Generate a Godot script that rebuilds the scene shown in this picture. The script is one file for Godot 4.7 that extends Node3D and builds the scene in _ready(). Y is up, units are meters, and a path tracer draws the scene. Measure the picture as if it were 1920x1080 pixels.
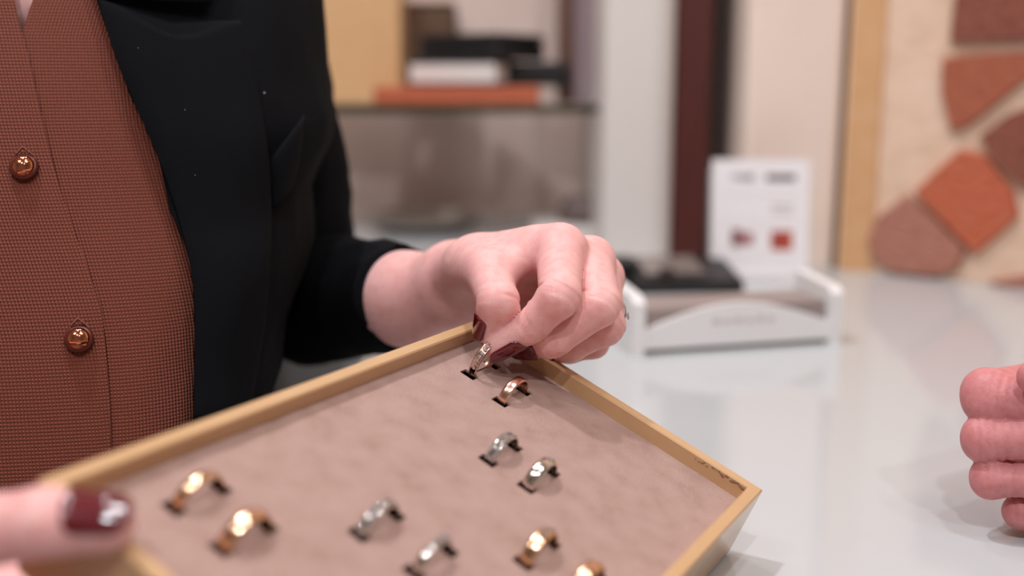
extends Node3D
# A shop assistant lifts a ring from a jewellery tray on a white counter; a customer's fist rests on the counter.

const FPX := 2025.0                      # focal length in pixels of the 1920x1080 frame (45 mm on a 24 mm high sensor)
const TABLE := 0.90                      # height of the counter top
var cam_at := Vector3(0, TABLE + 0.2039, 0)
var cam_basis := Basis(Vector3.RIGHT, deg_to_rad(-11.0))
var used := {}
var M := {}

# ------------------------------------------------------------------ pixels to places
func ray(x: float, y: float) -> Vector3:            # direction with unit depth along the optical axis
	return cam_basis * Vector3((x - 960.0) / FPX, -(y - 540.0) / FPX, -1.0)
func at(x: float, y: float, depth: float) -> Vector3:
	return cam_at + ray(x, y) * depth
func on_height(x: float, y: float, h: float) -> Vector3:
	var r := ray(x, y)
	return cam_at + r * ((h - cam_at.y) / r.y)
func on_z(x: float, y: float, z: float) -> Vector3:
	var r := ray(x, y)
	return cam_at + r * ((z - cam_at.z) / r.z)
func on_plane(x: float, y: float, p: Vector3, n: Vector3) -> Vector3:
	var r := ray(x, y)
	return cam_at + r * (n.dot(p - cam_at) / n.dot(r))

# ------------------------------------------------------------------ nodes
func numbered(called: String) -> String:
	if not used.has(called):
		used[called] = 0
		return called
	used[called] += 1
	return "%s_%03d" % [called, used[called]]
func meta(o: Node, label := "", category := "", group := "", kind := "") -> void:
	if label: o.set_meta("label", label)
	if category: o.set_meta("category", category)
	if group: o.set_meta("group", group)
	if kind: o.set_meta("kind", kind)
func thing(called: String, label: String, category: String, t := Transform3D(), group := "") -> Node3D:
	var o := Node3D.new()
	o.name = numbered(called)
	add_child(o)
	o.transform = t
	meta(o, label, category, group)
	return o
func part(called: String, mesh: Mesh, m: Material, parent: Node, t := Transform3D(), label := "") -> MeshInstance3D:
	var o := MeshInstance3D.new()
	o.name = called
	o.mesh = mesh
	o.material_override = m
	o.transform = t
	parent.add_child(o, true)
	if label: o.set_meta("label", label)
	return o
func single(called: String, mesh: Mesh, m: Material, t: Transform3D, label: String, category: String, group := "", kind := "") -> MeshInstance3D:
	var o := part(numbered(called), mesh, m, self, t)
	meta(o, label, category, group, kind)
	return o

# ------------------------------------------------------------------ meshes
func solid(v: PackedVector3Array, idx: PackedInt32Array, uv := PackedVector2Array(), col := PackedColorArray(), orient := true) -> ArrayMesh:
	if orient:
		var vol := 0.0
		for i in range(0, idx.size(), 3):
			vol += v[idx[i]].dot(v[idx[i + 1]].cross(v[idx[i + 2]]))
		if vol > 0.0:
			for i in range(0, idx.size(), 3):
				var s := idx[i + 1]
				idx[i + 1] = idx[i + 2]
				idx[i + 2] = s
	var n := PackedVector3Array()
	n.resize(v.size())
	for i in range(0, idx.size(), 3):
		var a := v[idx[i]]
		var f := (v[idx[i + 2]] - a).cross(v[idx[i + 1]] - a)
		n[idx[i]] += f
		n[idx[i + 1]] += f
		n[idx[i + 2]] += f
	for i in n.size():
		n[i] = n[i].normalized()
	var arr := []
	arr.resize(Mesh.ARRAY_MAX)
	arr[Mesh.ARRAY_VERTEX] = v
	arr[Mesh.ARRAY_NORMAL] = n
	if uv.size() == v.size(): arr[Mesh.ARRAY_TEX_UV] = uv
	if col.size() == v.size(): arr[Mesh.ARRAY_COLOR] = col
	arr[Mesh.ARRAY_INDEX] = idx
	var me := ArrayMesh.new()
	me.add_surface_from_arrays(Mesh.PRIMITIVE_TRIANGLES, arr)
	return me
func loft(rows: Array, uvs := [], around := true, along := false, caps := false) -> ArrayMesh:
	# rows of equal length; around closes each row, along closes the sequence of rows
	var v := PackedVector3Array()
	var uv := PackedVector2Array()
	var idx := PackedInt32Array()
	var nc: int = rows[0].size()
	var nr := rows.size()
	for r in nr:
		for c in nc:
			v.append(rows[r][c])
			if uvs.size(): uv.append(uvs[r][c])
	for r in (nr if along else nr - 1):
		var r2 := (r + 1) % nr
		for c in (nc if around else nc - 1):
			var c2 := (c + 1) % nc
			idx.append_array([r * nc + c, r * nc + c2, r2 * nc + c, r * nc + c2, r2 * nc + c2, r2 * nc + c])
	if caps:
		for e in 2:
			var r := 0 if e == 0 else nr - 1
			var mid := Vector3.ZERO
			var k := v.size()
			for c in nc: mid += rows[r][c] / nc
			v.append(mid)
			if uvs.size(): uv.append(uvs[r][0])
			for c in nc:
				var c2 := (c + 1) % nc
				idx.append_array([k, r * nc + c2, r * nc + c] if e == 0 else [k, r * nc + c, r * nc + c2])
	return solid(v, idx, uv)
func flat(polys: Array, centre := Vector3.INF) -> ArrayMesh:      # flat-shaded faces, turned away from the centre
	if centre == Vector3.INF:
		centre = Vector3.ZERO
		var k := 0
		for p in polys:
			for q in p:
				centre += q
				k += 1
		centre /= k
	var v := PackedVector3Array()
	var n := PackedVector3Array()
	var idx := PackedInt32Array()
	for p in polys:
		var f := Vector3.ZERO
		for i in range(1, p.size() - 1):
			f += (p[i] - p[0]).cross(p[i + 1] - p[0])
		var turn := f.dot(p[0] - centre) < 0.0
		f = (-f if turn else f).normalized()
		var k := v.size()
		for q in p:
			v.append(q)
			n.append(f)
		for i in range(1, p.size() - 1):
			idx.append_array([k, k + i, k + i + 1] if turn else [k, k + i + 1, k + i])
	var arr := []
	arr.resize(Mesh.ARRAY_MAX)
	arr[Mesh.ARRAY_VERTEX] = v
	arr[Mesh.ARRAY_NORMAL] = n
	arr[Mesh.ARRAY_INDEX] = idx
	var me := ArrayMesh.new()
	me.add_surface_from_arrays(Mesh.PRIMITIVE_TRIANGLES, arr)
	return me
func box(lo: Vector3, hi: Vector3, bevel := 0.002) -> ArrayMesh:   # box with chamfered edges
	var c := (lo + hi) / 2.0
	var h := (hi - lo) / 2.0
	var b := minf(bevel, minf(h.x, minf(h.y, h.z)) * 0.9)
	var polys := []
	for ax in 3:
		var u := (ax + 1) % 3
		var w := (ax + 2) % 3
		for s in [-1, 1]:
			var p := []
			for q in [[-1, -1], [1, -1], [1, 1], [-1, 1]]:
				var x := Vector3.ZERO
				x[ax] = s * h[ax]
				x[u] = q[0] * (h[u] - b)
				x[w] = q[1] * (h[w] - b)
				p.append(c + x)
			polys.append(p)
		for s in [-1, 1]:
			for t in [-1, 1]:
				var p := []
				for q in [[-1, 0], [1, 0], [1, 1], [-1, 1]]:
					var x := Vector3.ZERO
					x[ax] = q[0] * (h[ax] - b)
					x[u] = s * (h[u] - (b if q[1] == 0 else 0.0))
					x[w] = t * (h[w] - (0.0 if q[1] == 0 else b))
					p.append(c + x)
				polys.append(p)
	for s in [-1, 1]:
		for t in [-1, 1]:
			for q in [-1, 1]:
				polys.append([c + Vector3(s * h.x, t * (h.y - b), q * (h.z - b)), c + Vector3(s * (h.x - b), t * h.y, q * (h.z - b)), c + Vector3(s * (h.x - b), t * (h.y - b), q * h.z)])
	return flat(polys, c)
func prism(outline: PackedVector2Array, o: Vector3, ex: Vector3, ey: Vector3, ez: Vector3, thick: float, shrink := 1.0) -> ArrayMesh:
	# outline in the plane (ex, ey) at o, drawn out along ez; the front is scaled by shrink about its middle
	var mid := Vector2.ZERO
	for q in outline: mid += q / outline.size()
	var back := []
	var front := []
	for q in outline:
		back.append(o + ex * q.x + ey * q.y)
		var g: Vector2 = mid + (q - mid) * shrink
		front.append(o + ex * g.x + ey * g.y + ez * thick)
	var polys := []
	var tris := Geometry2D.triangulate_polygon(outline)
	var v := PackedVector3Array()
	var n := PackedVector3Array()
	var idx := PackedInt32Array()
	var put := func(p: Array, f: Vector3) -> void:
		var k := v.size()
		for q in p:
			v.append(q)
			n.append(f)
		for i in range(1, p.size() - 1):
			var g: Vector3 = (p[i] - p[0]).cross(p[i + 1] - p[0])
			idx.append_array([k, k + i, k + i + 1] if g.dot(f) < 0.0 else [k, k + i + 1, k + i])
	for i in range(0, tris.size(), 3):
		put.call([front[tris[i]], front[tris[i + 1]], front[tris[i + 2]]], ez)
		put.call([back[tris[i]], back[tris[i + 1]], back[tris[i + 2]]], -ez)
	var ccw := not Geometry2D.is_polygon_clockwise(outline)
	for i in outline.size():
		var j := (i + 1) % outline.size()
		var e: Vector3 = back[j] - back[i]
		var f := e.cross(ez).normalized()
		if ex.cross(ey).dot(ez) < 0.0: f = -f
		put.call([back[i], back[j], front[j], front[i]], f if ccw else -f)
	var arr := []
	arr.resize(Mesh.ARRAY_MAX)
	arr[Mesh.ARRAY_VERTEX] = v
	arr[Mesh.ARRAY_NORMAL] = n
	arr[Mesh.ARRAY_INDEX] = idx
	var me := ArrayMesh.new()
	me.add_surface_from_arrays(Mesh.PRIMITIVE_TRIANGLES, arr)
	return me
func lathe(profile: Array, steps := 48, closed := false, axis := 1) -> ArrayMesh:   # profile of (radius, height); spun about an axis
	var rows := []
	for s in steps:
		var a := TAU * s / steps
		var row := []
		for q in profile:
			var p := Vector3(cos(a) * q.x, q.y, sin(a) * q.x)
			if axis == 2: p = Vector3(cos(a) * q.x, sin(a) * q.x, q.y)
			row.append(p)
		rows.append(row)
	return loft(rows, [], closed, true)
func band_profile(inner: float, thick: float, width: float, dome: float) -> Array:
	var p := []
	for i in 9:
		var t := -1.0 + 2.0 * i / 8.0
		p.append(Vector2(inner + thick - dome * t * t - (0.00015 if absf(t) > 0.99 else 0.0), t * width / 2.0))
	for i in 5:
		var t := 1.0 - 2.0 * i / 4.0
		p.append(Vector2(inner + (0.0002 if absf(t) > 0.9 else 0.0), t * (width / 2.0 - 0.0001)))
	return p
func tube(points: Array, radii: Array, sides := 20, caps := true, wobble := 0.0, freq := 30.0, squash := 1.0) -> ArrayMesh:
	var rows := []
	var uvs := []
	var noise := FastNoiseLite.new()
	noise.seed = 5
	noise.frequency = 1.0
	var up := Vector3.UP
	var run := 0.0
	for i in points.size():
		var a: Vector3 = points[maxi(i - 1, 0)]
		var b: Vector3 = points[mini(i + 1, points.size() - 1)]
		var d := (b - a)
		if i > 0: run += (points[i] - points[i - 1]).length()
		d = d.normalized()
		var x := up.cross(d).normalized()
		var y := d.cross(x).normalized()
		var row := []
		var uvr := []
		for s in sides:
			var t := TAU * s / sides
			var dir := x * cos(t) + y * sin(t) * squash
			var p: Vector3 = points[i] + dir * radii[i]
			var w := noise.get_noise_3dv(p * freq) * wobble
			row.append(p + dir * w)
			uvr.append(Vector2(radii[i] * t, run))
		rows.append(row)
		uvs.append(uvr)
	return loft(rows, uvs, true, false, caps)
func spline(keys: Array, n: int) -> Array:           # Catmull-Rom through the keys (Vector3 or float)
	var out := []
	for i in n:
		var t := float(i) / (n - 1) * (keys.size() - 1)
		var k := mini(int(t), keys.size() - 2)
		var f := t - k
		var a = keys[maxi(k - 1, 0)]
		var b = keys[k]
		var c = keys[k + 1]
		var d = keys[mini(k + 2, keys.size() - 1)]
		out.append(0.5 * (2.0 * b + (c - a) * f + (2.0 * a - 5.0 * b + 4.0 * c - d) * f * f + (3.0 * b - a - 3.0 * c + d) * f * f * f))
	return out

# ------------------------------------------------------------------ bodies: tapered bones joined smoothly and meshed as surface nets
func smin(a: float, b: float, k: float) -> float:
	var h := k - absf(a - b)
	return minf(a, b) if h <= 0.0 else minf(a, b) - h * h / (4.0 * k)
func pour(F: PackedFloat32Array, o: Vector3, dim: Vector3i, cell: float, bones: Array, k: float) -> PackedFloat32Array:
	for bone in bones:
		var a: Vector3 = bone[0]
		var b: Vector3 = bone[1]
		var ra: float = bone[2]
		var rb: float = bone[3]
		var ab := b - a
		var l2 := maxf(ab.length_squared(), 1e-12)
		var m := maxf(ra, rb) + k + 2.5 * cell
		var lo := Vector3i(((a.min(b) - Vector3.ONE * m - o) / cell).floor()).clamp(Vector3i.ZERO, dim - Vector3i.ONE)
		var hi := Vector3i(((a.max(b) + Vector3.ONE * m - o) / cell).ceil()).clamp(Vector3i.ZERO, dim - Vector3i.ONE)
		for z in range(lo.z, hi.z + 1):
			for y in range(lo.y, hi.y + 1):
				var at_row := (z * dim.y + y) * dim.x
				for x in range(lo.x, hi.x + 1):
					var p := o + Vector3(x, y, z) * cell
					var t := clampf((p - a).dot(ab) / l2, 0.0, 1.0)
					var d := p.distance_to(a + ab * t) - (ra + (rb - ra) * t)
					var f := F[at_row + x]
					var h := k - absf(f - d)
					F[at_row + x] = minf(f, d) if h <= 0.0 else minf(f, d) - h * h / (4.0 * k)
	return F
func flesh(palm: Array, chains: Array, cell: float, kp: float, kc: float, kj: float, creases := [], smooth := 1) -> Dictionary:
	var lo := Vector3.INF
	var hi := -Vector3.INF
	for set_of in [palm] + chains:
		for b in set_of:
			var r := maxf(b[2], b[3])
			lo = lo.min(b[0].min(b[1]) - Vector3.ONE * r)
			hi = hi.max(b[0].max(b[1]) + Vector3.ONE * r)
	lo -= Vector3.ONE * (cell * 4.0 + kp * 0.3)
	hi += Vector3.ONE * (cell * 4.0 + kp * 0.3)
	var dim := Vector3i(((hi - lo) / cell).ceil()) + Vector3i.ONE
	var total := dim.x * dim.y * dim.z
	var base := PackedFloat32Array()
	base.resize(total)
	base.fill(1.0)
	base = pour(base, lo, dim, cell, palm, kp)
	var G := base.duplicate()
	for ch in chains:
		var C := PackedFloat32Array()
		C.resize(total)
		C.fill(1.0)
		C = pour(C, lo, dim, cell, ch, kc)
		for i in total:
			if C[i] < 0.9:
				var s := smin(base[i], C[i], kj)
				if s < G[i]: G[i] = s
	var at_cell := {}
	var v := PackedVector3Array()
	var sx := 1
	var sy := dim.x
	var sz := dim.x * dim.y
	var off := [0, sx, sy, sx + sy, sz, sx + sz, sy + sz, sx + sy + sz]
	var spot := [Vector3(0, 0, 0), Vector3(1, 0, 0), Vector3(0, 1, 0), Vector3(1, 1, 0), Vector3(0, 0, 1), Vector3(1, 0, 1), Vector3(0, 1, 1), Vector3(1, 1, 1)]
	var edges := [[0, 1], [2, 3], [4, 5], [6, 7], [0, 2], [1, 3], [4, 6], [5, 7], [0, 4], [1, 5], [2, 6], [3, 7]]
	var near := cell * 2.0
	for z in dim.z - 1:
		for y in dim.y - 1:
			var row := z * sz + y * sy
			for x in dim.x - 1:
				var i := row + x
				if absf(G[i]) > near: continue
				var inside := 0
				for k in 8:
					if G[i + off[k]] < 0.0: inside += 1
				if inside == 0 or inside == 8: continue
				var sum := Vector3.ZERO
				var cnt := 0
				for e in edges:
					var a: float = G[i + off[e[0]]]
					var b: float = G[i + off[e[1]]]
					if (a < 0.0) != (b < 0.0):
						sum += spot[e[0]].lerp(spot[e[1]], a / (a - b))
						cnt += 1
				at_cell[i] = v.size()
				v.append(lo + (Vector3(x, y, z) + sum / cnt) * cell)
	var idx := PackedInt32Array()
	for i in at_cell:
		for ax in 3:
			var s: int = [sx, sy, sz][ax]
			var p: int = [sy, sz, sx][ax]
			var q: int = [sz, sx, sy][ax]
			if (G[i] < 0.0) == (G[i + s] < 0.0): continue
			if not (at_cell.has(i - p) and at_cell.has(i - q) and at_cell.has(i - p - q)): continue
			var a: int = at_cell[i]
			var b: int = at_cell[i - p]
			var c: int = at_cell[i - p - q]
			var d: int = at_cell[i - q]
			idx.append_array([a, b, c, a, c, d] if G[i] < 0.0 else [a, c, b, a, d, c])
	for it in smooth:
		var acc := PackedVector3Array()
		acc.resize(v.size())
		var num := PackedInt32Array()
		num.resize(v.size())
		for k in range(0, idx.size(), 3):
			for e in 3:
				var a := idx[k + e]
				acc[a] += v[idx[k + (e + 1) % 3]] + v[idx[k + (e + 2) % 3]]
				num[a] += 2
		for k in v.size():
			v[k] = v[k].lerp(acc[k] / num[k], 0.5)
	for cr in creases:                                 # [point, axis, side that wrinkles, depth, width, reach]
		var c: Vector3 = cr[0]
		var reach: float = cr[5]
		for k in v.size():
			var d := v[k] - c
			if d.length_squared() > reach * reach: continue
			var t: float = d.dot(cr[1])
			var w: float = cr[4]
			if absf(t) > 3.0 * w: continue
			var out: Vector3 = (d - cr[1] * t).normalized()
			var face := smoothstep(-0.1, 0.6, out.dot(cr[2]))
			v[k] -= out * (cr[3] * face * exp(-t * t / (w * w)))
	return {"v": v, "i": idx}
func joined(pieces: Array) -> ArrayMesh:
	var v := PackedVector3Array()
	var idx := PackedInt32Array()
	for p in pieces:
		var k := v.size()
		v.append_array(p.v)
		for i in p.i: idx.append(i + k)
	return solid(v, idx)
func chain(points: Array, radii: Array) -> Array:
	var out := []
	for i in points.size() - 1:
		out.append([points[i], points[i + 1], radii[i], radii[i + 1]])
	return out
func knuckle(prev: Vector3, j: Vector3, next: Vector3, r: float, dorsal: Vector3, depth := 0.00035) -> Array:
	# wrinkles over a joint and a fold on its inner side
	var ax := ((j - prev).normalized() + (next - j).normalized()).normalized()
	var d := (dorsal - ax * dorsal.dot(ax)).normalized()
	var out := []
	for s in [-1.5, -0.5, 0.6, 1.6]:
		out.append([j + ax * (s * 0.0019), (ax + d * s * 0.06).normalized(), d, depth, 0.0007, r * 1.7])
	out.append([j - ax * 0.0005, ax, -d, depth * 1.8, 0.0008, r * 1.6])
	return out
func nail(base: Vector3, tip: Vector3, rb: float, rt: float, dorsal: Vector3, from: float, to: float, half: float, thick := 0.0007, lift := 0.00035) -> ArrayMesh:
	# a curved plate on the back of the last finger bone, between shares of its length
	var ax := (tip - base)
	var l := ax.length()
	ax = ax.normalized()
	var d := (dorsal - ax * dorsal.dot(ax)).normalized()
	var s := ax.cross(d).normalized()
	var rows := []
	var nr := 18
	var nc := 15
	for i in nr:
		var t := float(i) / (nr - 1)
		var along := lerpf(from, to, t)
		var r := lerpf(rb, rt, clampf(along, 0.0, 1.0)) + lift
		var e := 1.0
		if t < 0.22: e = sqrt(maxf(0.0, 1.0 - pow(1.0 - t / 0.22, 2.0)))
		if t > 0.72: e = sqrt(maxf(0.0, 1.0 - pow((t - 0.72) / 0.28, 2.0) * 0.96))
		e = maxf(e, 0.06)
		var up := []
		var low := []
		for c in nc:
			var th := lerpf(-half, half, float(c) / (nc - 1)) * e
			var dir := d * cos(th) + s * sin(th)
			var dip := -0.0006 * maxf(0.0, along - 1.0) / 0.2
			var edge := 1.0 if c > 0 and c < nc - 1 and i > 0 and i < nr - 1 else 0.25
			up.append(base + ax * along * l + dir * (r + thick * edge + dip))
			low.push_front(base + ax * along * l + dir * (r - 0.0004 + dip))
		rows.append(up + low)
	return loft(rows, [], true, false, true)

# ------------------------------------------------------------------ materials
func noise_tex(freq: float, c: Array, seed_at := 1, octaves := 4, size := 512, normal := false) -> NoiseTexture2D:
	var n := FastNoiseLite.new()
	n.seed = seed_at
	n.frequency = freq
	n.fractal_octaves = octaves
	var t := NoiseTexture2D.new()
	t.width = size
	t.height = size
	t.seamless = true
	t.noise = n
	t.as_normal_map = normal
	if c.size():
		var g := Gradient.new()
		var offs := PackedFloat32Array()
		var cols := PackedColorArray()
		for i in c.size():
			offs.append(float(i) / (c.size() - 1))
			cols.append(c[i])
		g.offsets = offs
		g.colors = cols
		t.color_ramp = g
	return t
func rgb(r: int, g: int, b: int) -> Color:
	return Color(r / 255.0, g / 255.0, b / 255.0)
func paint(c: Color, rough := 0.5, metal := 0.0, spec := 0.5) -> StandardMaterial3D:
	var m := StandardMaterial3D.new()
	m.albedo_color = c
	m.roughness = rough
	m.metallic = metal
	m.metallic_specular = spec
	return m
func grained(freq: float, c: Array, scale: Vector3, rough := 0.6, relief := 0.0, relief_freq := 0.05, seed_at := 1) -> StandardMaterial3D:
	var m := paint(Color.WHITE, rough)
	m.albedo_texture = noise_tex(freq, c, seed_at)
	m.uv1_triplanar = true
	m.uv1_scale = scale
	if relief > 0.0:
		m.heightmap_enabled = true
		m.heightmap_texture = noise_tex(relief_freq, [], seed_at + 7, 5)
		m.heightmap_scale = relief
	return m

func make_materials() -> void:
	M.skin = grained(0.012, [rgb(224, 156, 151), rgb(233, 176, 171), rgb(238, 189, 184)], Vector3.ONE * 22.0, 0.5, 0.012, 0.09, 3)
	M.skin.subsurf_scatter_enabled = true
	M.skin.subsurf_scatter_strength = 0.24
	M.skin.metallic_specular = 0.4
	M.skin_second = grained(0.015, [rgb(190, 112, 113), rgb(203, 129, 129), rgb(211, 141, 140)], Vector3.ONE * 22.0, 0.55, 0.012, 0.09, 4)
	M.skin_second.subsurf_scatter_enabled = true
	M.skin_second.subsurf_scatter_strength = 0.2
	M.polish = paint(rgb(98, 13, 25), 0.12)
	M.polish.clearcoat_enabled = true
	M.polish.clearcoat = 0.8
	M.polish.clearcoat_roughness = 0.05
	M.counter = paint(rgb(190, 192, 192), 0.06, 0.0, 0.5)
	M.lacquer = grained(0.008, [rgb(198, 158, 116), rgb(204, 166, 124)], Vector3.ONE * 6.0, 0.16, 0.0)
	M.suede = grained(0.012, [rgb(154, 122, 111), rgb(166, 134, 123), rgb(170, 139, 128), rgb(174, 143, 132)], Vector3.ONE * 9.0, 0.95, 0.03, 0.12, 11)
	M.suede.rim_enabled = true
	M.suede.rim = 0.25
	M.rose = paint(rgb(238, 196, 175), 0.2, 1.0)
	M.yellow = paint(rgb(234, 194, 156), 0.12, 1.0)
	M.white_gold = paint(rgb(222, 216, 208), 0.1, 1.0)
	M.gem = paint(Color(0.97, 0.97, 1.0, 0.12), 0.0)
	M.gem.refraction_enabled = true
	M.gem.refraction_scale = 0.12
	M.copper = paint(rgb(214, 140, 108), 0.08, 1.0)
	M.button_cup = paint(rgb(86, 36, 28), 0.3)
	M.blouse = knit()
	M.jacket = weave()
	M.lint = paint(rgb(170, 170, 170), 0.9)

func knit() -> StandardMaterial3D:
	# raised stitches in upright ribs: relief only, with a slight fleck in the yarn colour
	var n := 128
	var h := Image.create(n, n, false, Image.FORMAT_RGB8)
	var a := Image.create(n, n, false, Image.FORMAT_RGB8)
	var rng := RandomNumberGenerator.new()
	rng.seed = 9
	for y in n:
		for x in n:
			var u := x / 16.0
			var v := y / 16.0
			var rib := 0.5 + 0.5 * cos(TAU * u)
			var st := 0.5 + 0.5 * cos(TAU * (v + 0.25 * absf(2.0 * (u - floorf(u)) - 1.0)))
			var t := clampf(pow(rib, 0.6) * (0.55 + 0.45 * st), 0.0, 1.0)
			h.set_pixel(x, y, Color(t, t, t))
			var f := rng.randf_range(0.93, 1.06)
			a.set_pixel(x, y, Color(144 / 255.0 * f, 74 / 255.0 * f, 55 / 255.0 * f))
	var m := paint(Color.WHITE, 0.85)
	m.albedo_texture = ImageTexture.create_from_image(a)
	m.heightmap_enabled = true
	m.heightmap_texture = ImageTexture.create_from_image(h)
	m.heightmap_scale = 0.14
	m.uv1_scale = Vector3(1, 1, 1) / 0.0122
	return m
func weave() -> StandardMaterial3D:
	var n := 64
	var h := Image.create(n, n, false, Image.FORMAT_RGB8)
	var a := Image.create(n, n, false, Image.FORMAT_RGB8)
	var rng := RandomNumberGenerator.new()
	rng.seed = 4
	for y in n:
		for x in n:
			var t := 0.5 + 0.5 * sin(TAU * (x + y) / 8.0) * cos(TAU * x / 8.0)
			h.set_pixel(x, y, Color(t, t, t))
			var f := rng.randf_range(0.8, 1.2)
			a.set_pixel(x, y, Color(15 / 255.0 * f, 16 / 255.0 * f, 19 / 255.0 * f))
	var m := paint(Color.WHITE, 0.85, 0.0, 0.2)
	m.albedo_texture = ImageTexture.create_from_image(a)
	m.heightmap_enabled = true
	m.heightmap_texture = ImageTexture.create_from_image(h)
	m.heightmap_scale = 0.01
	m.uv1_scale = Vector3(1, 1, 1) / 0.004
	return m

# ------------------------------------------------------------------ the scene
func _ready() -> void:
	# camera
	var cam := Camera3D.new()
	cam.name = "camera"
	cam.transform = Transform3D(cam_basis, cam_at)
	var lens := CameraAttributesPhysical.new()
	lens.frustum_focal_length = 45.0
	lens.frustum_near = 0.05
	lens.frustum_far = 50.0
	lens.frustum_focus_distance = 0.478
	lens.exposure_aperture = 3.8
	cam.attributes = lens
	add_child(cam)
	cam.current = true
	# the room is closed; its light comes from ceiling spotlights and added fill lamps
	var env := Environment.new()
	env.background_mode = Environment.BG_COLOR
	env.background_color = Color(0.02, 0.02, 0.02)
	env.tonemap_mode = Environment.TONE_MAPPER_LINEAR
	env.tonemap_exposure = 1.0
	env.sdfgi_enabled = true
	env.ssao_enabled = true
	env.ssil_enabled = true
	var we := WorldEnvironment.new()
	we.name = "environment"
	we.environment = env
	add_child(we)
	for p in [[-0.75, -0.85, 0.4], [-0.42, -0.58, 2.5], [0.25, -0.25, 0.9, 38.0], [0.75, 0.15, 0.4], [-0.15, 0.85, 2.7, 40.0], [-0.9, 0.3, 0.3], [-0.1, -1.1, 0.7, 5.0], [-0.35, -0.95, 0.5, 20.0], [0.5, 1.1, 2.0, 42.0]]:  # tilted spots are added to brighten the back wall and the fingers
		ceiling_spot(Vector3(p[0], 2.6, p[1]), 0.44 * p[2], p[3] if p.size() > 3 else 0.0)
	for p in [[0.55, 0.1], [-0.85, 0.35]]:
		fill_panel(Vector3(p[0], 2.6, p[1]), 0.20)
	make_materials()
	setting()
	background()
	tray()
	assistant()
	customer()

func ceiling_spot(p: Vector3, energy: float, tilt: float) -> void:
	var o := thing("ceiling_spotlight", "round recessed ceiling spotlight, the tilted ones added as unseen fill", "spotlight", Transform3D(Basis(), p), "ceiling spotlights")
	var glow := paint(Color(1, 0.95, 0.88), 0.5)
	glow.emission_enabled = true
	glow.emission = Color(1, 0.97, 0.95)
	glow.emission_energy_multiplier = 3.0
	part("housing", lathe([Vector2(0.034, 0.0), Vector2(0.05, 0.0), Vector2(0.052, -0.004), Vector2(0.05, -0.008), Vector2(0.036, -0.008)], 32, true), paint(rgb(225, 225, 225), 0.4), o)
	part("lens", lathe([Vector2(0.0, -0.002), Vector2(0.034, -0.002), Vector2(0.034, -0.004), Vector2(0.0, -0.004)], 32), glow, o)
	var l := SpotLight3D.new()
	l.name = "spot_lamp"
	l.position = Vector3(0, -0.02, 0)
	l.rotation.x = -PI / 2 + deg_to_rad(tilt)
	l.light_color = Color(0.98, 0.98, 1.0)
	l.light_energy = energy
	l.light_size = 0.035
	l.spot_angle = 62.0
	l.spot_angle_attenuation = 0.8
	l.spot_range = 12.0
	l.spot_attenuation = 2.0
	l.shadow_enabled = true
	o.add_child(l)

func fill_panel(p: Vector3, energy: float) -> void:  # panels added for soft fill and brighter reflections in the rings
	var o := thing("added_fill_panel", "added unseen fill light panel in the ceiling between the spotlights", "ceiling light", Transform3D(Basis(), p), "added fill panels")
	var glow := paint(Color(1, 1, 1), 0.5)
	glow.emission_enabled = true
	glow.emission = Color(1, 0.98, 0.96)
	glow.emission_energy_multiplier = 2.0
	part("frame", box(Vector3(-0.32, -0.008, -0.32), Vector3(0.32, 0.008, 0.32), 0.002), paint(rgb(230, 230, 230), 0.4), o)
	part("diffuser", box(Vector3(-0.3, -0.010, -0.3), Vector3(0.3, -0.0085, 0.3), 0.0005), glow, o)
	var l := AreaLight3D.new()
	l.name = "fill_lamp"
	l.position = Vector3(0, -0.015, 0)
	l.rotation.x = -PI / 2
	l.area_size = Vector2(0.6, 0.6)
	l.light_color = Color(0.98, 0.98, 1.0)
	l.light_energy = energy
	l.area_range = 12.0
	l.area_attenuation = 2.0
	l.shadow_enabled = true
	o.add_child(l)

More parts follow.
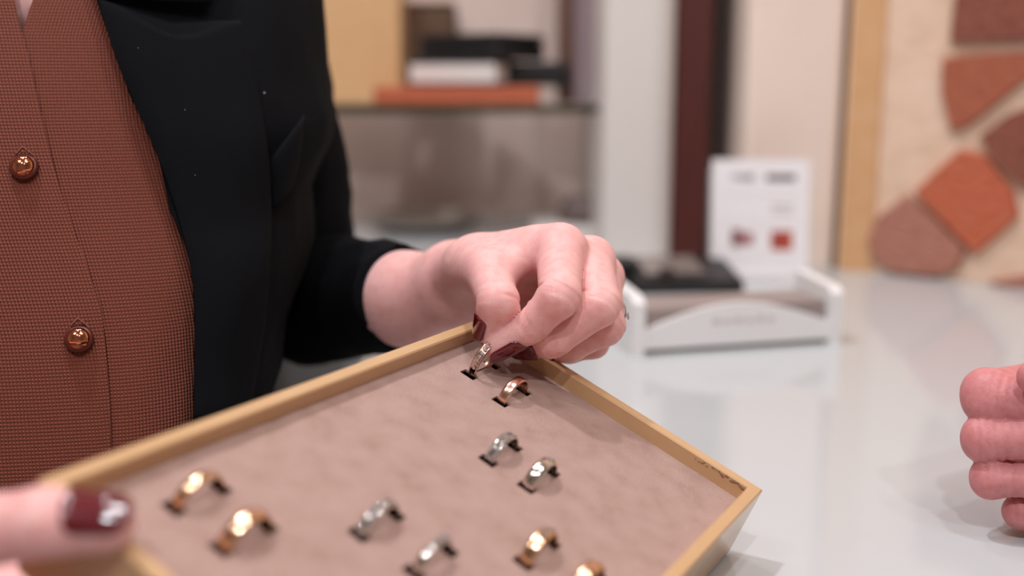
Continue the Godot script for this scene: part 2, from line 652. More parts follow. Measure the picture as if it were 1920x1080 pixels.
var wall_p := Vector3.ZERO            # the oblique brick wall
var wall_n := Vector3.ZERO
var wall_d := Vector3.ZERO
func setting() -> void:
	var plaster := grained(0.01, [rgb(222, 200, 182), rgb(230, 210, 192)], Vector3.ONE * 1.5, 0.85)
	var taupe := grained(0.01, [rgb(220, 197, 185), rgb(228, 206, 194)], Vector3.ONE * 1.5, 0.85)
	var pale := paint(rgb(222, 214, 210), 0.7)
	single("floor", box(Vector3(-2.2, -0.1, -1.8), Vector3(2.2, 0, 2.2)), paint(rgb(150, 144, 138), 0.5), Transform3D(), "grey brown floor of the shop", "floor", "", "structure")
	single("ceiling", box(Vector3(-2.2, 2.61, -1.8), Vector3(2.2, 2.7, 2.2)), paint(rgb(240, 236, 230), 0.9), Transform3D(), "white ceiling of the shop", "ceiling", "", "structure")
	single("wall_back", box(Vector3(-2.2, 0, -1.7), Vector3(0.3, 2.61, -1.6)), taupe, Transform3D(), "taupe wall behind the glass shelf", "wall", "", "structure")
	single("wall_left", box(Vector3(-2.2, 0, -1.6), Vector3(-2.1, 2.61, 2.1)), pale, Transform3D(), "pale wall of the shop on the far side of the assistant", "wall", "", "structure")
	single("wall_front", box(Vector3(-2.2, 0, 2.1), Vector3(2.2, 2.61, 2.2)), pale, Transform3D(), "pale wall of the shop facing the glass shelf", "wall", "", "structure")
	single("wall_right", box(Vector3(2.1, 0, -0.1), Vector3(2.2, 2.61, 2.1)), plaster, Transform3D(), "plastered wall of the shop beside the brick patch", "wall", "", "structure")
	# oblique plastered wall with old bricks laid bare
	var a := on_height(1568, 503, TABLE)
	var b := on_height(1920, 539, TABLE)
	wall_p = Vector3(a.x, 0, a.z)
	wall_d = Vector3(b.x - a.x, 0, b.z - a.z).normalized()
	wall_n = Vector3(wall_d.z, 0, -wall_d.x)
	if wall_n.z < 0: wall_n = -wall_n
	var wall := single("wall_brick", prism([Vector2(0, 0), Vector2(2.2, 0), Vector2(2.2, 2.61), Vector2(0, 2.61)], wall_p - wall_n * 0.1, wall_d, Vector3.UP, wall_n, 0.1), grained(0.012, [rgb(218, 184, 156), rgb(230, 198, 172), rgb(236, 206, 182)], Vector3.ONE * 4.0, 0.9, 0.15, 0.03, 5), Transform3D(), "cream plaster wall with old red bricks laid bare", "wall", "", "structure")
	var tones := [
		grained(0.03, [rgb(120, 66, 52), rgb(140, 80, 64), rgb(152, 94, 78)], Vector3.ONE * 6.0, 0.95, 0.3, 0.03, 21),
		grained(0.03, [rgb(150, 78, 52), rgb(172, 96, 70), rgb(160, 104, 84)], Vector3.ONE * 6.0, 0.95, 0.3, 0.03, 22),
		grained(0.03, [rgb(184, 88, 58), rgb(194, 100, 70), rgb(186, 112, 86)], Vector3.ONE * 6.0, 0.95, 0.3, 0.03, 23),
		grained(0.03, [rgb(160, 100, 84), rgb(176, 118, 100), rgb(186, 136, 118)], Vector3.ONE * 6.0, 0.95, 0.3, 0.03, 24)]
	var outlines := [
		[0, [[1800, -60], [1960, -70], [1955, 72], [1900, 76], [1783, 78], [1786, 30]]],
		[1, [[1768, 108], [1850, 100], [1955, 95], [1950, 130], [1905, 165], [1850, 210], [1815, 237], [1783, 245], [1766, 170]]],
		[0, [[1838, 255], [1890, 215], [1955, 190], [1955, 250], [1930, 270], [1940, 360], [1915, 345], [1875, 310]]],
		[2, [[1716, 358], [1760, 315], [1800, 280], [1851, 290], [1903, 358], [1913, 404], [1870, 445], [1830, 477], [1784, 430]]],
		[3, [[1628, 451], [1636, 425], [1649, 404], [1701, 363], [1758, 410], [1815, 467], [1799, 506], [1747, 517], [1680, 508], [1640, 485]]],
		[3, [[1858, 527], [1900, 519], [1955, 510], [1955, 541], [1920, 537], [1872, 532]]],
		[1, [[1976, -65], [2120, -72], [2118, 66], [1974, 70]]],
		[3, [[1976, 94], [2115, 88], [2120, 180], [1974, 184]]],
		[2, [[1976, 206], [2100, 200], [2106, 330], [1976, 340]]],
		[0, [[1952, 400], [1985, 368], [2095, 358], [2090, 476], [1954, 492]]]]
	for q in outlines:
		var flat_shape := PackedVector2Array()
		for p in q[1]:
			var w := on_plane(p[0], p[1], wall_p, wall_n) - wall_p
			flat_shape.append(Vector2(w.dot(wall_d), w.y))
		part("brick", prism(flat_shape, wall_p, wall_d, Vector3.UP, wall_n, 0.009, 0.95), tones[q[0]], wall)
	# pier, ochre strip, post and dark recess panel beside it
	var pl := on_z(1392, 300, -1.19)
	single("pillar_cream", box(Vector3(pl.x, 0, -1.6), Vector3(a.x + 0.002, 2.61, -1.178), 0.006), grained(0.01, [rgb(238, 216, 200), rgb(242, 222, 207)], Vector3.ONE * 1.5, 0.8), Transform3D(), "cream plastered pier between the dark recess and the bricks", "pillar", "", "structure")
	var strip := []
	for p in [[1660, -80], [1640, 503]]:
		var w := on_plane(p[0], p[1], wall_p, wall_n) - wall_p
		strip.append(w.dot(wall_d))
	single("trim_1", prism([Vector2(0.004, 0), Vector2(strip[1], 0), Vector2(strip[0], 2.6), Vector2(0.004, 2.6)], wall_p, wall_d, Vector3.UP, wall_n, 0.004), grained(0.02, [rgb(206, 156, 108), rgb(214, 166, 120), rgb(216, 172, 132)], Vector3.ONE * 3.0, 0.9), Transform3D(), "ochre coloured strip on the wall beside the cream pier", "trim", "", "structure")  # thin ochre layer set on the plaster wall
	var mx := on_z(1258, 300, -1.24)
	var mx2 := on_z(1328, 300, -1.24)
	var wood := grained(0.02, [rgb(74, 28, 22), rgb(88, 36, 28)], Vector3(8, 1, 8), 0.45)
	single("trim_2", box(Vector3(mx.x, 0, -1.6), Vector3(mx2.x, 2.61, -1.235), 0.004), wood, Transform3D(), "dark red wooden door post beside the white pillar", "door post", "", "structure")
	single("door_1", box(Vector3(mx2.x, 0, -1.6), Vector3(pl.x, 2.61, -1.4), 0.002), paint(rgb(12, 9, 9), 0.5), Transform3D(), "black panel painting the dark of the recess between red post and cream pier", "door", "", "structure")  # flat black panel stands in for the unlit depth of the opening
	var wx := on_z(1133, 300, -1.215)
	single("pillar_white", lathed_pillar(wx.x, mx.x + 0.001), paint(rgb(222, 214, 208), 0.6), Transform3D(), "white pillar with a rounded edge beside the dark red post", "pillar", "", "structure")
	# the counter: one L-shaped worktop, white back-painted glass
	var wt := PackedVector2Array([Vector2(-0.11, 0.3), Vector2(1.5, 0.3), Vector2(1.5, a.z + (1.5 - a.x) * wall_d.z / wall_d.x + 0.01), Vector2(a.x, a.z), Vector2(a.x - 0.004, -1.175), Vector2(pl.x + 0.002, -1.175), Vector2(pl.x + 0.002, -1.232), Vector2(wx.x + 0.02, -1.232), Vector2(wx.x - 0.003, -1.21), Vector2(wx.x - 0.003, -1.598), Vector2(-1.2, -1.598), Vector2(-1.2, -0.785), Vector2(-0.11, -0.785)])
	single("counter", prism(wt, Vector3(0, TABLE - 0.03, 0), Vector3.RIGHT, Vector3.BACK, Vector3.UP, 0.03), M.counter, Transform3D(), "glossy white counter top under the jewellery tray", "counter")
	single("counter_cabinet", box(Vector3(-0.05, 0.0, -0.95), Vector3(0.55, TABLE - 0.031, 0.2)), paint(rgb(214, 208, 202), 0.5), Transform3D(), "white cabinet carrying the glossy counter top", "cabinet")
	single("back_cabinet", box(Vector3(-1.2, 0.0, -1.598), Vector3(-0.08, TABLE - 0.031, -0.9)), paint(rgb(214, 208, 202), 0.5), Transform3D(), "white cabinet below the counter behind the assistant", "cabinet")

func lathed_pillar(x0: float, x1: float) -> ArrayMesh:
	var p := PackedVector2Array([Vector2(x0, -1.6), Vector2(x0, -1.215)])
	var r := 0.028
	for i in 9:
		var t := PI / 2 * i / 8.0
		p.append(Vector2(x1 - r + r * sin(t), -1.215 - r + r * cos(t)))
	p.append(Vector2(x1, -1.6))
	return prism(p, Vector3.ZERO, Vector3.RIGHT, Vector3.BACK, Vector3.UP, 2.61)

# ------------------------------------------------------------------ shelf and counter things behind
func background() -> void:
	var glass := paint(rgb(62, 58, 44), 0.1)
	var sy := on_z(800, 197, -1.30).y
	var pane := paint(Color(0.80, 0.86, 0.80, 0.08), 0.05)
	pane.metallic_specular = 0.2
	pane.transparency = BaseMaterial3D.TRANSPARENCY_ALPHA
	var sh := thing("glass_shelf", "dark edged glass shelf on the taupe wall", "shelf", Transform3D(Basis(), Vector3(0, sy, 0)))
	var sx := on_z(1122, 205, -1.3).x
	part("pane", box(Vector3(-0.75, -0.010, -1.598), Vector3(sx, 0, -1.3025), 0.001), pane, sh)
	part("edge", box(Vector3(-0.75, -0.010, -1.3024), Vector3(sx, 0, -1.30), 0.0005), glass, sh)
	var c := on_z(752, 190, -1.425)
	var oak := grained(0.02, [rgb(206, 160, 112), rgb(216, 172, 124), rgb(200, 152, 104)], Vector3(2, 14, 2), 0.6, 0.0, 0.05, 31)
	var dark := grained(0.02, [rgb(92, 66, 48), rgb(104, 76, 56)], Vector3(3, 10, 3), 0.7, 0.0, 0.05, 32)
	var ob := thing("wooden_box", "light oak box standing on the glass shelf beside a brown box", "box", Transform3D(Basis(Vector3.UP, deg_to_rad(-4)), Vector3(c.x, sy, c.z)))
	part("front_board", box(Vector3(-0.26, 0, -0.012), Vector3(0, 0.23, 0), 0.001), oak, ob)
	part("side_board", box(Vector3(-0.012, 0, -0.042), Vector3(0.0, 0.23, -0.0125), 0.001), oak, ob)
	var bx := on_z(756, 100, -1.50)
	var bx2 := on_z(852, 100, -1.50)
	var bb := thing("brown_box", "dark brown box standing behind the stacked books", "carton", Transform3D(Basis(), Vector3(0, sy, 0)))  # separate dark brown box where the side of the oak box would show
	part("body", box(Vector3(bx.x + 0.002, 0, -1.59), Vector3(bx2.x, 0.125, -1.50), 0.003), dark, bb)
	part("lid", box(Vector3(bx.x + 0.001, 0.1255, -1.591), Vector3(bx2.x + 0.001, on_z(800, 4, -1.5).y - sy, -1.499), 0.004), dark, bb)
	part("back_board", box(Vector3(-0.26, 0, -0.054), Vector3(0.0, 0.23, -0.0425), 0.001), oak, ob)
	# books lying on the shelf
	var o0 := on_z(700, 197, -1.34)
	var o1 := on_z(1012, 197, -1.34)
	single("flat_box", box(Vector3(o0.x, sy, -1.415), Vector3(o1.x, sy + 0.021, -1.34), 0.002), grained(0.02, [rgb(176, 84, 52), rgb(190, 98, 62)], Vector3.ONE * 5.0, 0.6, 0.0, 0.05, 33), Transform3D(), "flat orange brown box on the glass shelf under the books", "box")
	var k := thing("book", "black covered book with white page edges on the orange box", "book", Transform3D(Basis(Vector3.UP, deg_to_rad(-14)), Vector3(on_z(866, 150, -1.4).x, sy + 0.0215, -1.395)))
	part("cover", box(Vector3(-0.058, 0.0, -0.03), Vector3(0.058, 0.004, 0.04), 0.001), paint(rgb(20, 18, 20), 0.5), k)
	part("pages", box(Vector3(-0.056, 0.004, -0.029), Vector3(0.054, 0.028, 0.0385), 0.001), paint(rgb(226, 216, 210), 0.8), k)
	part("cover", box(Vector3(-0.058, 0.028, -0.03), Vector3(0.058, 0.032, 0.04), 0.001), paint(rgb(20, 18, 20), 0.5), k)
	var k2 := thing("black_case", "black hinged case lying on top of the book", "case", Transform3D(Basis(Vector3.UP, deg_to_rad(-34)), Vector3(on_z(905, 110, -1.42).x, sy + 0.054, -1.43)))
	part("body", box(Vector3(-0.062, 0, -0.055), Vector3(0.062, 0.020, 0.055), 0.004), paint(rgb(26, 24, 26), 0.45), k2)
	part("lid", box(Vector3(-0.062, 0.0205, -0.055), Vector3(0.062, 0.032, 0.055), 0.004), paint(rgb(16, 15, 16), 0.4), k2)
	single("black_wallet", box(Vector3(-0.038, 0, -0.035), Vector3(0.045, 0.030, 0.035), 0.004), paint(rgb(14, 12, 13), 0.6), Transform3D(Basis(Vector3.UP, deg_to_rad(-8)), Vector3(on_z(990, 150, -1.42).x + 0.01, sy + 0.0215, -1.43)), "small black wallet beside the book with white page edges", "wallet")
	var g0 := on_z(1078, 100, -1.42)
	var bi := thing("upright_binder", "grey upright binder with brown spine at the shelf's end", "binder", Transform3D(Basis(), Vector3(g0.x, sy, -1.42)))
	part("spine", box(Vector3(-0.02, 0, -0.1), Vector3(-0.0005, 0.26, 0), 0.002), paint(rgb(104, 74, 62), 0.6), bi)
	part("cover", box(Vector3(0, 0, -0.1), Vector3(0.030, 0.26, 0.002), 0.002), paint(rgb(150, 130, 134), 0.6), bi)
	# things on the counter at the back
	var d := on_z(800, 425, -1.5)
	single("low_dish", lathe([Vector2(0.0, 0.002), Vector2(0.05, 0.0), Vector2(0.075, 0.012), Vector2(0.08, 0.02), Vector2(0.077, 0.02), Vector2(0.07, 0.012), Vector2(0.048, 0.006), Vector2(0.0, 0.006)], 32), paint(rgb(150, 138, 128), 0.4), Transform3D(Basis(), Vector3(d.x, TABLE, -1.48)), "low grey dish on the back counter below the shelf", "dish")
	var e := on_z(1075, 420, -1.45)
	single("paper_stack", box(Vector3(-0.055, 0, -0.07), Vector3(0.042, 0.018, 0.07), 0.001), paint(rgb(224, 216, 212), 0.8), Transform3D(Basis(), Vector3(e.x, TABLE, -1.40)), "white paper block on the back counter beside the pillar", "paper block")
	single("stone_weight", lathe([Vector2(0.0, 0.0), Vector2(0.032, 0.0), Vector2(0.035, 0.01), Vector2(0.03, 0.024), Vector2(0.018, 0.034), Vector2(0.0, 0.037)], 24), paint(rgb(112, 96, 92), 0.6), Transform3D(Basis(), Vector3(e.x + 0.012, TABLE + 0.018, -1.42)), "grey domed weight on the white paper block", "paperweight")
	# white holder with arched front
	var p0 := on_height(1194, 667, TABLE)
	var p1 := on_height(1562, 643, TABLE)
	var dir := Vector3(p1.x - p0.x, 0, p1.z - p0.z)
	var w := dir.length()
	dir = dir.normalized()
	var back := Vector3(dir.z, 0, -dir.x)
	if back.z > 0: back = -back
	var wh := paint(rgb(234, 232, 230), 0.35)
	var hb := Basis(dir, Vector3.UP, dir.cross(Vector3.UP))
	var ho := thing("arched_holder", "white display holder with arched front on the counter", "holder", Transform3D(hb, p0))
	var ar := PackedVector2Array()
	for i in 25:
		var t := i / 24.0
		ar.append(Vector2(0.005 + (w - 0.010) * t, 0.0185 + 0.0175 * sin(PI * t)))
	ar.append(Vector2(w - 0.005, 0.004))
	ar.append(Vector2(0.005, 0.004))
	part("arched_panel", prism(ar, Vector3(0, 0, -0.004), Vector3.RIGHT, Vector3.UP, Vector3.BACK, 0.004), wh, ho)
	for s in [0.0, w]:
		part("side_panel", prism([Vector2(-0.055, 0), Vector2(0.003, 0), Vector2(0.003, 0.040), Vector2(-0.004, 0.045), Vector2(-0.055, 0.049)], Vector3(s - 0.005, 0, 0), Vector3.BACK, Vector3.UP, Vector3.RIGHT, 0.010), wh, ho)
	var faint := paint(rgb(206, 198, 197), 0.4)
	for i in 6:
		part("mark", box(Vector3(w * 0.37 + i * 0.009, 0.0205, 0.0), Vector3(w * 0.37 + i * 0.009 + 0.0065, 0.0255 - (i % 2) * 0.0012, 0.0004), 0.0002), faint, ho)
	single("grey_card_block", box(Vector3(0.006, 0.0, -0.05), Vector3(w - 0.006, 0.034, -0.0055), 0.001), paint(rgb(150, 134, 128), 0.7), Transform3D(hb, p0), "taupe card block standing inside the white arched holder", "card block")
	# card terminal
	var t0 := on_height(1160, 553, TABLE)
	var te := thing("card_terminal", "black flat card terminal behind the white arched holder", "card terminal", Transform3D(Basis(Vector3.UP, deg_to_rad(4)), t0))
	part("body", prism([Vector2(0, 0), Vector2(0.09, 0), Vector2(0.09, 0.022), Vector2(0, 0.012)], Vector3(0.0, 0, 0), Vector3.FORWARD, Vector3.UP, Vector3.RIGHT, 0.122, 0.98), paint(rgb(26, 23, 22), 0.5), te)
	part("painted_sheen", prism([Vector2(0.02, 0.0155), Vector2(0.085, 0.0225), Vector2(0.085, 0.0235), Vector2(0.02, 0.0165)], Vector3(0.03, 0, 0), Vector3.FORWARD, Vector3.UP, Vector3.RIGHT, 0.06), paint(rgb(128, 116, 110), 0.15), te)  # grey plate paints the lit sheen on top of the black body
	part("printer_bay", box(Vector3(0.001, 0.014, -0.05), Vector3(0.021, 0.031, -0.015), 0.003), paint(rgb(10, 9, 9), 0.4), te)
	part("knob", lathe([Vector2(0.0, 0.0), Vector2(0.007, 0.0), Vector2(0.007, 0.008), Vector2(0.0, 0.009)], 20), paint(rgb(70, 54, 50), 0.4), te, Transform3D(Basis(), Vector3(0.05, 0.014, -0.02)))
	# flyer in a clear holder
	var f0 := on_height(1330, 522, TABLE)
	var fw := 0.1005
	var fl := thing("flyer_stand", "white printed flyer in a clear stand on the counter", "flyer stand", Transform3D(Basis(Vector3.UP, deg_to_rad(-4)), f0))
	var tilt := Transform3D(Basis(Vector3.RIGHT, deg_to_rad(-9)), Vector3(0, 0.002, 0))
	var paper := part("flyer", box(Vector3(0.001, 0, -0.0008), Vector3(fw, 0.121, 0), 0.0002), paint(rgb(236, 230, 230), 0.6), fl, tilt)
	var ink := [[0.021, 0.100, 0.016, 0.006, rgb(176, 168, 170)], [0.034, 0.099, 0.010, 0.007, rgb(160, 150, 152)], [0.056, 0.099, 0.030, 0.007, rgb(104, 88, 92)], [0.062, 0.071, 0.022, 0.004, rgb(198, 186, 186)], [0.062, 0.065, 0.022, 0.003, rgb(208, 196, 196)],
		[0.022, 0.031, 0.010, 0.018, rgb(120, 50, 48)], [0.033, 0.033, 0.011, 0.013, rgb(160, 96, 96)], [0.062, 0.028, 0.022, 0.020, rgb(178, 72, 46)], [0.066, 0.034, 0.008, 0.009, rgb(140, 44, 36)], [0.01, 0.085, 0.08, 0.0008, rgb(214, 206, 206)], [0.01, 0.055, 0.08, 0.0008, rgb(214, 206, 206)], [0.01, 0.02, 0.08, 0.0008, rgb(214, 206, 206)]]
	for q in ink:
		part("print", box(Vector3(q[0], q[1], 0.0), Vector3(q[0] + q[2], q[1] + q[3], 0.00025 if q[3] != 0.009 else 0.0004), 0.00005), paint(q[4], 0.6), paper)
	var clear := paint(Color(0.95, 0.97, 0.97, 0.12), 0.05)
	clear.transparency = BaseMaterial3D.TRANSPARENCY_ALPHA
	part("clear_back", box(Vector3(-0.002, 0, -0.0035), Vector3(fw + 0.002, 0.112, -0.0012), 0.0004), clear, fl, tilt)
	part("clear_foot", box(Vector3(-0.002, 0, -0.045), Vector3(fw + 0.002, 0.0025, 0.014), 0.0004), clear, fl)

# ------------------------------------------------------------------ tray and rings
const TS := 0.150
var tray_t := Transform3D()
const TW := 0.2444                       # along x (v), from the corner on the counter's side
const TD := 0.150                        # along z (u)
const RIM := 0.0055
const SINK := 0.0073
const TH := 0.0353
func cam_dir(x: float, y: float, z: float) -> Vector3:
	return cam_basis * Vector3(x, -y, -z)
func tray() -> void:
	var u := cam_dir(-0.79273, -0.48340, 0.37136).normalized()
	var v := cam_dir(-0.50009, 0.16738, -0.84964).normalized()
	var n := u.cross(v).normalized()
	v = n.cross(u).normalized()
	tray_t = Transform3D(Basis(v, n, u), cam_at + cam_dir(0.71092, 0.57076, 3.05783) * TS)
	var o := thing("jewellery_tray", "tan lacquered tray with taupe suede pad, tilted on the counter", "tray", tray_t)
	# frame: four mitred rails and a floor
	var b := 0.0006
	var ring := func(inset: float, y: float) -> Array:
		return [Vector3(inset, y, inset), Vector3(TW - inset, y, inset), Vector3(TW - inset, y, TD - inset), Vector3(inset, y, TD - inset)]
	var levels := [ring.call(0.0012, -TH), ring.call(0.0, -TH + 0.0012), ring.call(0.0, -b), ring.call(b, 0.0), ring.call(RIM - b, 0.0), ring.call(RIM, -b), ring.call(RIM, -TH + 0.004)]
	for s in 4:
		var e := (s + 1) % 4
		var polys := []
		for i in levels.size():
			var j := (i + 1) % levels.size()
			polys.append([levels[i][s], levels[i][e], levels[j][e], levels[j][s]])
		var mid := Vector3.ZERO
		for l in levels: mid += (l[s] + l[e]) / 14.0
		var rail := part("rail", flat(polys, mid), M.lacquer, o)
		if s == 3:                                         # chipped lacquer inside the rail, near the corner
			var chip := RandomNumberGenerator.new()
			chip.seed = 6
			var bare := paint(rgb(148, 106, 80), 0.8)
			for k in 16:
				var u0 := 0.0065 + 0.0016 * k + chip.randf_range(-0.0006, 0.0006)
				var sz := chip.randf_range(0.0003, 0.0008) * (1.0 if k < 11 else 0.6)
				part("chip", lathe([Vector2(0, 0), Vector2(sz, 0), Vector2(sz * 0.7, 0.00016), Vector2(0, 0.0002)], 7), bare, rail, Transform3D(Basis(Vector3(0, 0, 1.8), Vector3(1, 0, 0), Vector3(0, 1, 0)), Vector3(RIM - 0.00002, -0.0012 - chip.randf_range(0.0, 0.0012), u0)))
	part("bottom_board", box(Vector3(0.004, -TH + 0.0005, 0.004), Vector3(TW - 0.004, -TH + 0.004, TD - 0.004), 0.0005), M.lacquer, o)
	# rings: u, v in metres, lift of the centre over the pad, and what they are
	var list := [
		[0.1270, 0.0345, 0.0060, "pave_rose", "rose gold ring with a row of small diamonds, pinched between two fingertips"],
		[0.1066, 0.0392, -0.0005, "plain_rose", "plain polished rose gold band beside the ring being lifted"],
		[0.0848, 0.0825, -0.0012, "pave_white", "white gold ring with stones, nearer the plain rose gold band"],
		[0.0662, 0.0825, -0.0012, "dome_white", "white gold domed ring with few stones, in the pair beside the tray's long rail"],
		[0.1260, 0.2035, -0.0008, "plain_yellow", "narrow yellow gold band nearest the thumb with red nail"],
		[0.1047, 0.2040, -0.0008, "wide_yellow", "wide gold band with bright facets, beside the narrow gold band"],
		[0.0853, 0.1618, -0.0012, "pave_white", "white gold ring set with a full row of diamonds, in the middle of the pad"],
		[0.0632, 0.1602, -0.0012, "solitaire", "white gold ring with large sparkling stones, beside the full row of diamonds"],
		[0.0432, 0.1222, -0.0008, "pave_yellow", "yellow gold ring with a line of diamonds, on its own row"],
		[0.0235, 0.1222, -0.0008, "wide_yellow", "wide gold band beside the yellow gold ring with diamonds"]]
	var holes := []
	for r in list:
		var half := 0.0092
		for s in [-1, 1]:
			holes.append(Rect2(r[1] + s * half - (0.0019 if s > 0 else 0.0029), r[0] - 0.0036, 0.0048, 0.0072))
	holes.append(Rect2(0.0345 - 0.0075, 0.1270 - 0.0003, 0.015, 0.0006))
	part("suede_pad", pad(holes), M.suede, o)
	part("lining", box(Vector3(RIM, -TH + 0.0042, RIM), Vector3(TW - RIM, -TH + 0.0060, TD - RIM), 0.0002), M.suede, o)
	for r in list:
		ring_at(r)

func pad(holes: Array) -> ArrayMesh:
	# suede sheet with slots cut through it, slightly padded
	var xs := [RIM, TW - RIM]
	var zs := [RIM, TD - RIM]
	for h in holes:
		xs.append_array([h.position.x, h.end.x])
		zs.append_array([h.position.y, h.end.y])
	for i in 40: xs.append(lerpf(RIM, TW - RIM, i / 40.0))
	for i in 26: zs.append(lerpf(RIM, TD - RIM, i / 26.0))
	xs.sort()
	zs.sort()
	var v := PackedVector3Array()
	var n := PackedVector3Array()
	var idx := PackedInt32Array()
	var noise := FastNoiseLite.new()
	noise.seed = 3
	noise.frequency = 1.0
	var top := func(x: float, z: float) -> Vector3:
		return Vector3(x, -SINK + 0.0003 * noise.get_noise_2d(x * 40.0, z * 40.0), z)
	var inside := func(x: float, z: float) -> bool:
		for h in holes:
			if h.has_point(Vector2(x, z)): return true
		return false
	var grid := []
	for i in xs.size() - 1:
		var col := []
		for j in zs.size() - 1:
			col.append(inside.call((xs[i] + xs[i + 1]) / 2.0, (zs[j] + zs[j + 1]) / 2.0))
		grid.append(col)
	var put := func(p: Array, f: Vector3) -> void:
		var k := v.size()
		for q in p:
			v.append(q)
			n.append(f)
		var g: Vector3 = (p[1] - p[0]).cross(p[2] - p[0])
		idx.append_array([k, k + 1, k + 2, k, k + 2, k + 3] if g.dot(f) < 0.0 else [k, k + 2, k + 1, k, k + 3, k + 2])
	for i in xs.size() - 1:
		for j in zs.size() - 1:
			if grid[i][j] or xs[i + 1] - xs[i] < 1e-6 or zs[j + 1] - zs[j] < 1e-6: continue
			var a: Vector3 = top.call(xs[i], zs[j])
			var b: Vector3 = top.call(xs[i + 1], zs[j])
			var c: Vector3 = top.call(xs[i + 1], zs[j + 1])
			var d: Vector3 = top.call(xs[i], zs[j + 1])
			put.call([a, b, c, d], Vector3.UP)
	for h in holes:                                    # the sheet is 1 mm thick over the hollow of the tray
		var p: Vector2 = h.position
		var e: Vector2 = h.end
		for w in [[Vector2(p.x, p.y), Vector2(e.x, p.y), Vector3(0, 0, 1)], [Vector2(p.x, e.y), Vector2(e.x, e.y), Vector3(0, 0, -1)], [Vector2(p.x, p.y), Vector2(p.x, e.y), Vector3(1, 0, 0)], [Vector2(e.x, p.y), Vector2(e.x, e.y), Vector3(-1, 0, 0)]]:
			var y0 := -SINK + 0.0002
			put.call([Vector3(w[0].x, y0, w[0].y), Vector3(w[1].x, y0, w[1].y), Vector3(w[1].x, y0 - 0.001, w[1].y), Vector3(w[0].x, y0 - 0.001, w[0].y)], w[2])
	var arr := []
	arr.resize(Mesh.ARRAY_MAX)
	arr[Mesh.ARRAY_VERTEX] = v
	arr[Mesh.ARRAY_NORMAL] = n
	arr[Mesh.ARRAY_INDEX] = idx
	var me := ArrayMesh.new()
	me.add_surface_from_arrays(Mesh.PRIMITIVE_TRIANGLES, arr)
	return me

func gem_mesh(r: float) -> ArrayMesh:
	# brilliant: table, crown and pavilion of eight sides
	var polys := []
	var ta := []
	for i in 8:
		var a0 := TAU * i / 8.0
		var a1 := TAU * (i + 1) / 8.0
		var am := (a0 + a1) / 2.0
		var t0 := Vector3(cos(a0) * r * 0.56, r * 0.34, sin(a0) * r * 0.56)
		var t1 := Vector3(cos(a1) * r * 0.56, r * 0.34, sin(a1) * r * 0.56)
		var g0 := Vector3(cos(a0) * r, 0, sin(a0) * r)
		var g1 := Vector3(cos(a1) * r, 0, sin(a1) * r)
		var m := Vector3(cos(am) * r * 0.86, r * 0.2, sin(am) * r * 0.86)
		ta.append(t0)
		polys.append([t0, t1, m])
		polys.append([t0, m, g0])
		polys.append([t1, g1, m])
		polys.append([g0, m, g1])
		polys.append([g0, g1, Vector3(0, -r * 0.8, 0)])
	polys.append(ta)
	return flat(polys, Vector3.ZERO)
var gems := {}
func gem(r: float) -> ArrayMesh:
	if not gems.has(r): gems[r] = gem_mesh(r)
	return gems[r]
